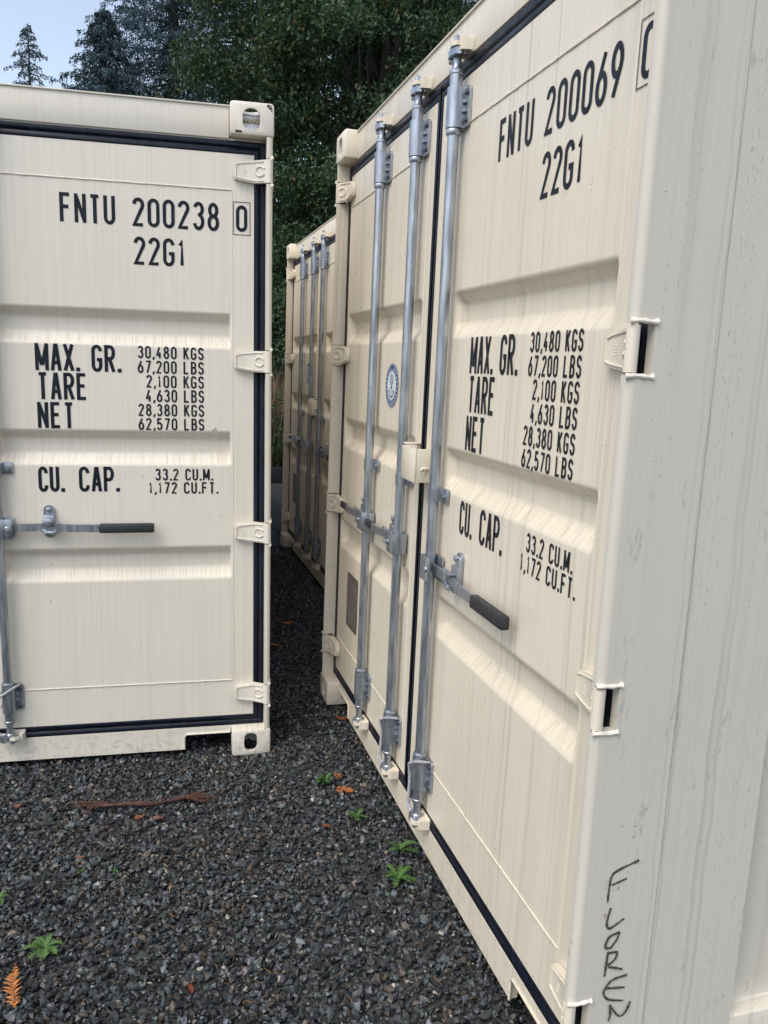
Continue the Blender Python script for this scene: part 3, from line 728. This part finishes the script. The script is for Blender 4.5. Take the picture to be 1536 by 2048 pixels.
# crushed stone
def rock_templates(n):
    out = []
    for k in range(n):
        b = bmesh.new(); bmesh.ops.create_icosphere(b, subdivisions=1, radius=1); V = np.array([v.co[:] for v in b.verts]); Fc = np.array([[v.index for v in f.verts] for f in b.faces]); b.free()
        V = V*rng.uniform(.55, 1.2, (len(V), 1)); V = V+rng.normal(0, .12, V.shape)
        ax = rng.normal(0, 1, 3); ax /= np.linalg.norm(ax); dd = V@ax; V = V-np.outer(np.maximum(0, dd-.45), ax)      # a broken flat face
        V = V*np.array([1.15, .85, rng.uniform(.45, .75)]); out.append(V)
    return out, Fc
TPL, TF = rock_templates(14)
def stones(n, x0, x1, y0, y1, smin, smax, layer=.004):
    px = rng.uniform(x0, x1, n); py = rng.uniform(y0, y1, n)
    s = smin+(smax-smin)*rng.beta(1.2, 3.2, n)
    q = rng.normal(0, 1, (n, 4)); q[:, 1:3] *= .55; q /= np.linalg.norm(q, axis=1, keepdims=True); a, b, c, d = q.T
    Rm = np.stack([1-2*(c*c+d*d), 2*(b*c-a*d), 2*(b*d+a*c), 2*(b*c+a*d), 1-2*(b*b+d*d), 2*(c*d-a*b), 2*(b*d-a*c), 2*(c*d+a*b), 1-2*(b*b+c*c)], 1).reshape(n, 3, 3)
    t = rng.integers(0, len(TPL), n); T = np.array(TPL)[t]
    V = np.einsum('nij,nkj->nki', Rm, T*s[:, None, None]); V += np.stack([px, py, zg(py)+rng.uniform(0, layer, n)+s*.25], 1)[:, None, :]
    base = np.array([.0275, .031, .0345])*np.exp(rng.normal(-.1, .6, (n, 1)))*rng.uniform(.9, 1.1, (n, 3))
    kind = rng.random(n)
    base[kind < .10] = np.array([.040, .052, .054])*rng.uniform(.6, 2.0, (int((kind < .10).sum()), 1))
    m_ = (kind > .90) & (kind < .985); base[m_] = np.array([.070, .056, .042])*rng.uniform(.5, 1.7, (int(m_.sum()), 1))
    m_ = (kind > .972) & (s < smin+.35*(smax-smin)); base[m_] = np.array([.26, .24, .20])*rng.uniform(.6, 1.4, (int(m_.sum()), 1))
    nv = T.shape[1]; Cc = np.repeat(base, nv, 0)
    Fa = (TF[None]+(np.arange(n)*nv)[:, None, None]).reshape(-1, 3)
    return V.reshape(-1, 3), Fa, Cc
sets = [stones(36000, -.3, 2.5, -2.0, .10, .006, .0215, .008), stones(13000, -.3, 2.5, -2.0, .10, .003, .0075, .008), stones(22000, -7.5, -.3, -.55, .45, .008, .019), stones(14000, 2.5, 4.6, -2.5, .10, .008, .021), stones(12000, .3, 4.6, -4.2, -2.0, .009, .022), stones(5000, -11, -7.5, -1, 1.8, .012, .024)]
o_ = 0; VV = []; FF = []; CC = []
for v, f, c in sets: VV.append(v); FF.append(f+o_); CC.append(c); o_ += len(v)
gr = npmesh('gravel', np.concatenate(VV), np.concatenate(FF), M['stone'], np.concatenate(CC)); tag(gr, 'dark grey crushed gravel covering the yard', kind='stuff')
# tan needles lying between the stones
def needles(n, x0, x1, y0, y1):
    p = np.stack([rng.uniform(x0, x1, n), rng.uniform(y0, y1, n), np.zeros(n)], 1); p[:, 2] = zg(p[:, 1])+rng.uniform(.010, .017, n)
    a = rng.uniform(0, 6.3, n); L = rng.uniform(.008, .028, n); d = np.stack([np.cos(a), np.sin(a), rng.normal(0, .15, n)], 1); e = np.stack([-np.sin(a), np.cos(a), np.zeros(n)], 1)*.0007
    V = np.stack([p-e, p+e, p+d*L[:, None]+e, p+d*L[:, None]-e], 1).reshape(-1, 3); Cc = np.repeat(np.array([.22, .12, .05])*rng.uniform(.4, 1.5, (n, 1)), 4, 0)
    return V, np.arange(4*n).reshape(-1, 4), Cc
V, F, Cc = needles(650, .2, 2.4, -1.4, .06); nd = npmesh('needle_litter', V, F, M['litter'], Cc); tag(nd, 'thin tan dry needles scattered over the gravel', kind='stuff')

# ------------------------------------------------------------------ weeds, twigs and fallen fronds
def weed(x, y, n, L, label, seed, colr=(.055, .122, .030), rise=.35):
    rr = random.Random(seed); V = []; F = []; C = []
    for i in range(n):
        a = 2*math.pi*i/n+rr.uniform(-.6, .6); l = L*rr.uniform(.4, 1.15); hgt = l*rise*rr.uniform(.5, 1.4); segs = 13; wd = l*.23
        d = np.array([math.cos(a), math.sin(a)]); e = np.array([-d[1], d[0]]); o = len(V); cf = rr.uniform(.7, 1.35); bend = rr.uniform(-.5, .5)
        for k in range(segs+1):
            t = k/segs; lob = (.35+.9*t*(1.15-t)*1.9)*((1.0 if k % 2 else .26)*rr.uniform(.7, 1.25)); ww = wd*lob*(0 if k == segs else 1)+.0006
            q = d*l*t+e*bend*l*t*t; z = hgt*math.sin(t*2.3)*.9+.012
            for s in (-1, 0, 1):
                p = q+e*ww*s-d*abs(s)*l*.03; V.append((p[0], p[1], z+abs(s)*ww*.35)); C.append(np.array(colr)*cf*(1.25 if s == 0 else 1))
        for k in range(segs):
            for s in (0, 1): F.append((o+k*3+s, o+k*3+s+1, o+k*3+s+4, o+k*3+s+3))
    z0 = float(zg(y)); o = npmesh('weed', V, F, M['leaf'], C, True); o.location = (x, y, z0+.004); return tag(o, label, 'weed', 'green weeds growing in the gravel')
weed(1.504, -.060, 17, .068, 'fullest toothed green weed near the sill of the wet container', 1)
weed(1.351, -.004, 10, .058, 'second nearest green weed beside the wet container, with long spread leaves', 2)
weed(1.121, -.094, 9, .044, 'small dark green weed on gravel below the nearest rod foot', 3)
weed(.852, -.156, 14, .036, 'tiny grassy tuft on gravel beside the orange fronds', 4, (.04, .11, .022), .9)
weed(1.517, -1.106, 18, .060, 'pale green lobed weed just above the large orange frond', 15, (.075, .150, .042))
weed(1.194, -.931, 6, .022, 'faint tiny green sprout in the gravel below the red stick', 6, (.05, .12, .03))
weed(1.254, -1.265, 8, .034, 'green weed cut off by the left edge of the photo', 7)
weed(1.169, -1.032, 5, .020, 'dull olive sprout left of the other tiny sprout below the stick', 8, (.06, .11, .03))
def frond(x, y, ang, L, label, seed, colr=(.40, .155, .045), npin=15, spread=.17, name='cedar_frond'):
    rr = random.Random(seed); m = MB(); V = []; F = []; C = []
    def strip(p0, p1, w0, w1, cf, z0, z1):
        p0 = np.array(p0); p1 = np.array(p1); z1 += rr.uniform(-.003, .008); d = p1-p0; d = d/max(np.hypot(*d), 1e-9); e = np.array([-d[1], d[0]]); o = len(V)
        for p, w_, z in ((p0, w0, z0), ((p0+p1)/2, max(w0, w1)*1.25, (z0+z1)/2+.002), (p1, w1, z1)):
            for s in (-1, 0, 1): V.append((*(p+e*w_*s), z+(.0012 if s == 0 else 0))); C.append(np.array(colr)*cf)
        for k in range(2):
            for s in (0, 1): F.append((o+k*3+s, o+k*3+s+1, o+k*3+s+4, o+k*3+s+3))
    ca, sa = math.cos(ang), math.sin(ang)
    Rt = lambda u, v: (u*ca-v*sa, u*sa+v*ca)
    curve = lambda t: (L*(t-.5), L*.05*math.sin(t*3))
    for k in range(8): strip(Rt(*curve(k/8)), Rt(*curve((k+1)/8)), .0022*(1-k/10), .002*(1-k/9), .7, .016, .016+.004*math.sin(k))
    for k in range(npin):
        t = .06+.9*k/npin; c = curve(t); l = L*spread*(math.sin(math.pi*min(1, t*.8+.2))**.8)*rr.uniform(.75, 1.1)
        for s in (-1, 1):
            a = R(52)*s+rr.uniform(-.12, .12); e = (c[0]+l*math.cos(a), c[1]+l*math.sin(a))
            strip(Rt(*c), Rt(*e), .0026, .0008, rr.uniform(.65, 1.3), .017, .010+rr.uniform(0, .01))
    o = npmesh(name, V, F, M['litter'], C); o.location = (x, y, float(zg(y))+.004); return tag(o, label, 'fallen frond', 'dead cedar fronds on the gravel')
frond(1.648, -1.163, R(186), .165, 'large orange cedar frond at the lower left of the gravel', 1)
frond(.936, -.095, R(60), .078, 'orange brown frond between the rod foot and the grassy tuft', 2, (.33, .12, .035), 9, .32)
frond(.816, -.098, R(10), .048, 'small pale orange frond farthest up the gravel near the wet container', 3, (.36, .15, .06), 7, .32)
def chip(x, y, ang, L, wd, c, label, seed, name='bark_chip', cat='bark chip', grp='brown bark chips and leaves on the gravel'):
    rr = random.Random(seed); n = 9; top = []
    for k in range(n):
        a = 2*math.pi*k/n; r = rr.uniform(.75, 1.15); u, v = L/2*math.cos(a)*r, wd/2*math.sin(a)*r; top.append((u*math.cos(ang)-v*math.sin(ang), u*math.sin(ang)+v*math.cos(ang), .016+.004*math.cos(a*2+seed)+rr.uniform(-.001, .001)))
    V = top+[(p[0]*.96, p[1]*.96, p[2]-.004) for p in top]+[(0, 0, .0185), (0, 0, .012)]
    F = [(k, (k+1) % n, 2*n) for k in range(n)]+[(n+(k+1) % n, n+k, 2*n+1) for k in range(n)]
    F += [(k, n+k, n+(k+1) % n) for k in range(n)]+[(k, n+(k+1) % n, (k+1) % n) for k in range(n)]
    C = [np.array(c)*rr.uniform(.7, 1.3) for _ in V]
    o = npmesh(name, V, F, M['litter'], C); o.location = (x, y, float(zg(y))+.004); return tag(o, label, cat, grp)
chip(.880, -.848, R(100), .05, .020, (.15, .05, .025), 'reddish bark chip just below the middle of the red stick', 1)
chip(.905, -.785, R(80), .045, .022, (.12, .06, .04), 'brown bark chip below the red stick, right of the reddish one', 2)
chip(1.77, -.719, R(10), .042, .013, (.13, .03, .015), 'dark red brown leaf alone in the lower middle of the gravel', 3, 'dead_leaf', 'leaf')
chip(1.135, -.213, R(70), .035, .020, (.13, .04, .02), 'rust coloured leaf on the gravel left of the small dark weed', 4, 'dead_leaf', 'leaf')
chip(.292, .040, R(40), .06, .035, (.17, .055, .02), 'brown leaf under the edge of the sill by the first rod foot', 5, 'dead_leaf', 'leaf')
chip(-1.146, .035, R(90), .085, .035, (.30, .12, .04), 'orange leaf on the gravel strip between the containers', 6, 'dead_leaf', 'leaf')
chip(1.09, -1.04, R(80), .04, .016, (.12, .06, .035), 'small brown bark sliver left of centre, below the stick', 7)
chip(.70, -1.28, R(120), .035, .018, (.16, .07, .04), 'brown bark chip at the left edge of the photo by the sill', 8)
chip(-.75, -.10, R(60), .07, .03, (.22, .10, .045), 'tan leaf in the shade near the left container corner', 9, 'dead_leaf', 'leaf')
# stick with splintered ends
def stick():
    m = MB(); rr = random.Random(4); a = np.array([.775, -1.03]); b = np.array([.812, -.63]); pts = []; rad = []
    for i in range(19):
        t = i/18; p = a+(b-a)*t+np.array([.016*math.sin(t*4.4)+.004*math.sin(t*13), 0]); pts.append((p[0], p[1], float(zg(p[1]))+.026+.004*math.sin(t*7))); rad.append(.0060*(1+.25*math.sin(t*17)+.2*rr.random())*(.8+.4*math.sin(t*3.1)))
    m.tube(pts, rad, 9)
    m.tube([(.81, -.78, -.03), (.83, -.765, -.024), (.846, -.772, -.028)], [.003, .0025, .001], 6)
    return m
def splinters(p, sgn, seed):
    m = MB(); rr = random.Random(seed)
    for j in range(11):
        l = rr.uniform(.03, .085); c0 = np.array(p)+np.array([rr.uniform(-.012, .012), -sgn*rr.uniform(0, .07)]); q = np.array([rr.uniform(-.03, .03), sgn*l]); z = float(zg(p[1]))+rr.uniform(.020, .030)
        m.tube([(c0[0], c0[1], z), (*(c0+q*.5), z+rr.uniform(-.004, .012)), (*(c0+q), z+rr.uniform(-.012, .012))], [rr.uniform(.003, .0065), rr.uniform(.003, .005), .0008], 5)
    return m
st = part('stick', None, stick, M['stick']);
part('splintered_end', None, lambda: splinters((.775, -1.03), -1, 3), M['shred'], st); part('splintered_end', None, lambda: splinters((.812, -.63), 1, 8), M['shred'], st)
tag(st, 'wet reddish brown stick with splintered ends lying on the gravel', 'stick')

# ------------------------------------------------------------------ trees and brush behind
def leaf_quads(P, size, cols, up=.9, droop=None, aspect=.55):
    n = len(P); d = rng.normal(0, 1, (n, 3)); d[:, 2] -= .35
    if droop is not None: d = d*.5+droop
    d /= np.linalg.norm(d, axis=1, keepdims=True)
    nn = rng.normal(0, .55, (n, 3)); nn[:, 2] += up; e = np.cross(d, nn); e /= np.linalg.norm(e, axis=1, keepdims=True)+1e-9
    s = size*rng.uniform(.65, 1.35, (n, 1)); q = np.cross(e, d)
    V = np.stack([P-d*s*.5, P+e*s*aspect*.5+q*s*.08, P+d*s*.5, P-e*s*aspect*.5+q*s*.08], 1).reshape(-1, 3)
    return V, np.arange(4*n).reshape(-1, 4), np.repeat(cols, 4, 0)
def limb_pts(p0, p1, n=6, wob=.12):
    p0 = np.array(p0, float); p1 = np.array(p1, float); out = []
    for i in range(n+1):
        t = i/n; out.append(tuple(p0+(p1-p0)*t+(rng.normal(0, wob, 3) if 0 < i < n else 0)+np.array([0, 0, .25*math.sin(t*3.14)])))
    return out
def broadleaf(name, x, y, h, rx, rz, cz, label, cat, nclump, per, base, size, grp=None, facing=None):
    root = empty(name, (x, y, -.1)); tag(root, label, cat, grp); m = MB()
    tr = limb_pts((0, 0, 0), (rng.normal(0, .3), rng.normal(0, .3), h*.8), 8, .12); m.tube(tr, [h*.022*(1-.75*i/8) for i in range(9)], 10)
    C = []
    while len(C) < nclump:
        v = rng.normal(0, 1, 3); v /= np.linalg.norm(v); r = rng.uniform(.35, 1)**.45*(1+.12*math.sin(v[0]*7+v[2]*5)+.08*math.sin(v[1]*11)); C.append(np.array([v[0]*rx*r, v[1]*rx*r, cz+v[2]*rz*r]))
    C = np.array(C)
    for c in C[:min(70, nclump)]:
        t = min(.95, max(.25, (c[2]*.75)/h)); b = np.array(tr[int(t*8)]); m.tube(limb_pts(b, c, 5, .10), [.055, .042, .03, .022, .014, .006], 6)
    part('trunk', None, lambda: m, M['bark'], root)
    cs = rng.uniform(.45, .85, nclump); P = []; Q = []
    hue = rng.random(nclump)
    for i in range(nclump):
        k = per; v = rng.normal(0, 1, (k, 3)); v /= np.linalg.norm(v, axis=1, keepdims=True); p = C[i]+v*(rng.random((k, 1))**.5)*cs[i]*np.array([1, 1, .62]); P.append(p)
        cc = np.array(base)*(.6+.8*hue[i])*rng.uniform(.8, 1.2, (k, 1)); yel = rng.random(k) < (.05 if hue[i] > .15 else .18); cc[yel] = np.array([.12, .10, .025])*rng.uniform(.6, 1.2, (int(yel.sum()), 1)); Q.append(cc)
    V, F, Cc = leaf_quads(np.concatenate(P), size, np.concatenate(Q)); o = npmesh('crown', V, F, M['leaf'], Cc); o.parent = root; return root
def conifer(name, x, y, h, rbase, label, base, nb, per, size, droop=.9, sparse=0., grp=None):
    root = empty(name, (x, y, -.1)); tag(root, label, 'tree', grp); m = MB()
    m.tube([(0, 0, 0), (.05, .02, h*.5), (0, 0, h)], [h*.017, h*.010, .01], 9); P = []; D = []; Cc = []
    for i in range(nb):
        t = (i/nb)**.85; z = h*(.10+.895*t); r = rbase*(1-t)**.8*rng.uniform(.55, 1.12)+.10; a = rng.uniform(0, 6.283); d = np.array([math.cos(a), math.sin(a)])
        sag = r*rng.uniform(.1, .35); n = max(8, int(per*(r/rbase)+per*.12)); s = rng.random(n)**.7
        spine = np.stack([d[0]*r*s, d[1]*r*s, z-sag*s*s*1.5+.18*r*s], 1)
        lat = rng.normal(0, .10+.10*r, n)*(1.05-s)*1.0; off = np.stack([-d[1]*lat, d[0]*lat, -np.abs(rng.normal(0, .16, n))*droop], 1); P.append(spine+off)
        D.append(np.stack([d[0]*.5*np.ones(n), d[1]*.5*np.ones(n), -droop*np.ones(n)], 1)); Cc.append(np.array(base)*rng.uniform(.5, 1.5)*rng.uniform(.7, 1.3, (n, 1)))
        if i % 2 == 0: m.tube([(0, 0, z), tuple(spine[np.argmax(s)]*.5+np.array([0, 0, z*.5])), tuple(spine[np.argmax(s)])], [.02+.012*r, .014, .004], 5)
    part('trunk', None, lambda: m, M['bark'], root)
    V, F, Cq = leaf_quads(np.concatenate(P), size, np.concatenate(Cc), .2, np.concatenate(D), .34); o = npmesh('crown', V, F, M['needle'], Cq); o.parent = root; return root
CAMP = np.array([3.72271, -.827838])
def along(dx, dy, dist): v = np.array([dx, dy]); v = v/np.hypot(*v); p = CAMP+v*dist; return float(p[0]), float(p[1])
TG = 'trees standing behind the containers'
x, y = along(-.970, .243, 15.5)
broadleaf('broadleaf_tree', x, y, 10.5, 2.6, 4.6, 5.4, 'large dark green broadleaf tree rising behind the gap between the containers', 'tree', 340, 620, (.044, .084, .040), .078, TG)
x, y = along(-.972, .215, 25)
broadleaf('broadleaf_tree', x, y, 13.5, 4.2, 6.0, 6.6, 'dark broadleaf tree filling the space behind the large one', 'tree', 230, 330, (.026, .052, .030), .15, TG)
x, y = along(-.90, .42, 19)
broadleaf('broadleaf_tree', x, y, 11.5, 4.2, 5.3, 6.2, 'dark broadleaf tree behind the top edge of the wet container', 'tree', 220, 420, (.032, .062, .030), .095, TG)
x, y = along(-.999, .035, 31)
conifer('conifer_tree', x, y, 21.5, 5.2, 'tall dark conifer left of the broadleaf tree, its top outside the photo', (.032, .066, .082), 520, 560, .095, .8, grp=TG)  # bluish haze of the air is painted into this foliage colour
x, y = along(-.999, -.036, 24.5)
conifer('conifer_tree', x, y, 10.75, 4.6, 'shorter pointed conifer in front of the tall dark one', (.040, .076, .092), 460, 460, .085, .6, grp=TG)  # foliage blued and lightened: haze put into the needle colour
x, y = along(-.994, -.112, 42)
conifer('conifer_tree', x, y, 16.0, 5.2, 'small sparse conifer standing alone against the sky at far left', (.060, .095, .110), 260, 170, .12, .5, grp=TG)  # palest blue of the three, haze painted into its colour
x, y = along(-.985, .10, 27)
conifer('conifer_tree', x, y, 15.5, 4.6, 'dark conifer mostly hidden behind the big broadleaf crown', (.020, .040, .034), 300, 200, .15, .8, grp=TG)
x, y = along(-.955, .29, 31)
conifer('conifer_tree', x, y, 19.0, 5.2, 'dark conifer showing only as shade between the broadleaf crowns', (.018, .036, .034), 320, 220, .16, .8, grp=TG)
# bank of brush closing the gap
hx, hy = along(-.975, .2, 60)
hv = []; nhx = 30
for j in range(12):
    for i in range(nhx): hv.append((-16-j*4., -50+i*4.5, -.4+2.2*(1-math.exp(-j*.6))+1.0*math.sin(i*.7+j)*(.2 if j else 0)-.3*(j == 0)))
hill = npmesh('hillside', hv, [(j*nhx+i, j*nhx+i+1, (j+1)*nhx+i+1, (j+1)*nhx+i) for j in range(11) for i in range(nhx-1)], M['hill'], smooth=True); tag(hill, kind='structure')
def bush(name, dx, dy, dist, r, h, base, label, cat, n, size):
    x, y = along(dx, dy, dist); v = rng.normal(0, 1, (n, 3)); v /= np.linalg.norm(v, axis=1, keepdims=True); p = v*(rng.random((n, 1))**.4)*np.array([r, r, h*.55])+np.array([0, 0, h*.5]); p += .12*np.sin(p*6)
    V, F, C = leaf_quads(p, size, np.array(base)*rng.uniform(.5, 1.5, (n, 1))); o = npmesh('foliage', V, F, M['leaf'], C); m = MB()
    for i in range(8): m.tube(limb_pts((0, 0, 0), (rng.normal(0, r*.4), rng.normal(0, r*.4), h*.8), 4, .04), [.02, .015, .012, .008, .004], 6)
    root = empty(name, (x, y, -.1)); o.parent = root; part('stem', None, lambda: m, M['bark'], root); return tag(root, label, cat)
bush('bramble_bush', -.986, .161, 12.3, .9, 1.25, (.045, .095, .03), 'green bramble bush low in the gap beyond the containers', 'bush', 4200, .07)
bush('leafy_bush', -.986, .160, 15.5, 1.6, 3.6, (.028, .055, .024), 'dark green bush under the broadleaf tree in the gap', 'bush', 7000, .09)
def drygrass():
    n = 9000; x, y = along(-.987, .160, 13.3); p = np.stack([rng.normal(0, .6, n), rng.normal(0, 1.1, n), np.zeros(n)], 1); a = rng.normal(0, .28, (n, 2)); L = rng.uniform(.8, 1.75, (n, 1))
    t = p+np.concatenate([a*L, L], 1); e = np.stack([rng.normal(0, 1, n), rng.normal(0, 1, n), np.zeros(n)], 1); e = e/np.linalg.norm(e, axis=1, keepdims=True)*.0045
    mid = (p+t)/2+np.concatenate([a*.15, np.zeros((n, 1))], 1); V = np.stack([p-e, p+e, mid+e*.8, t, mid-e*.8], 1).reshape(-1, 3)
    C = np.repeat(np.array([.17, .12, .075])*rng.uniform(.4, 1.5, (n, 1)), 5, 0); o = npmesh('dry_grass', V, np.arange(5*n).reshape(-1, 5), M['litter'], C); o.location = (x, y, -.1); return tag(o, 'dry brown grass and stems on the bank behind the gap', kind='stuff')
drygrass()
def beam():
    m = MB(); x, y = along(-.9865, .1635, 11.3); m.box(x-.08, x+.08, y-1.6, y+1.6, -.06, .19, .01)
    for k in range(4): m.box(x-.10, x-.081, y-1.5+k, y-1.42+k, -.06, .25, .004)
    return m
bo = part('edging_beam', None, beam, M['beam']); tag(bo, 'black edging beam lying across the end of the gap', 'beam')
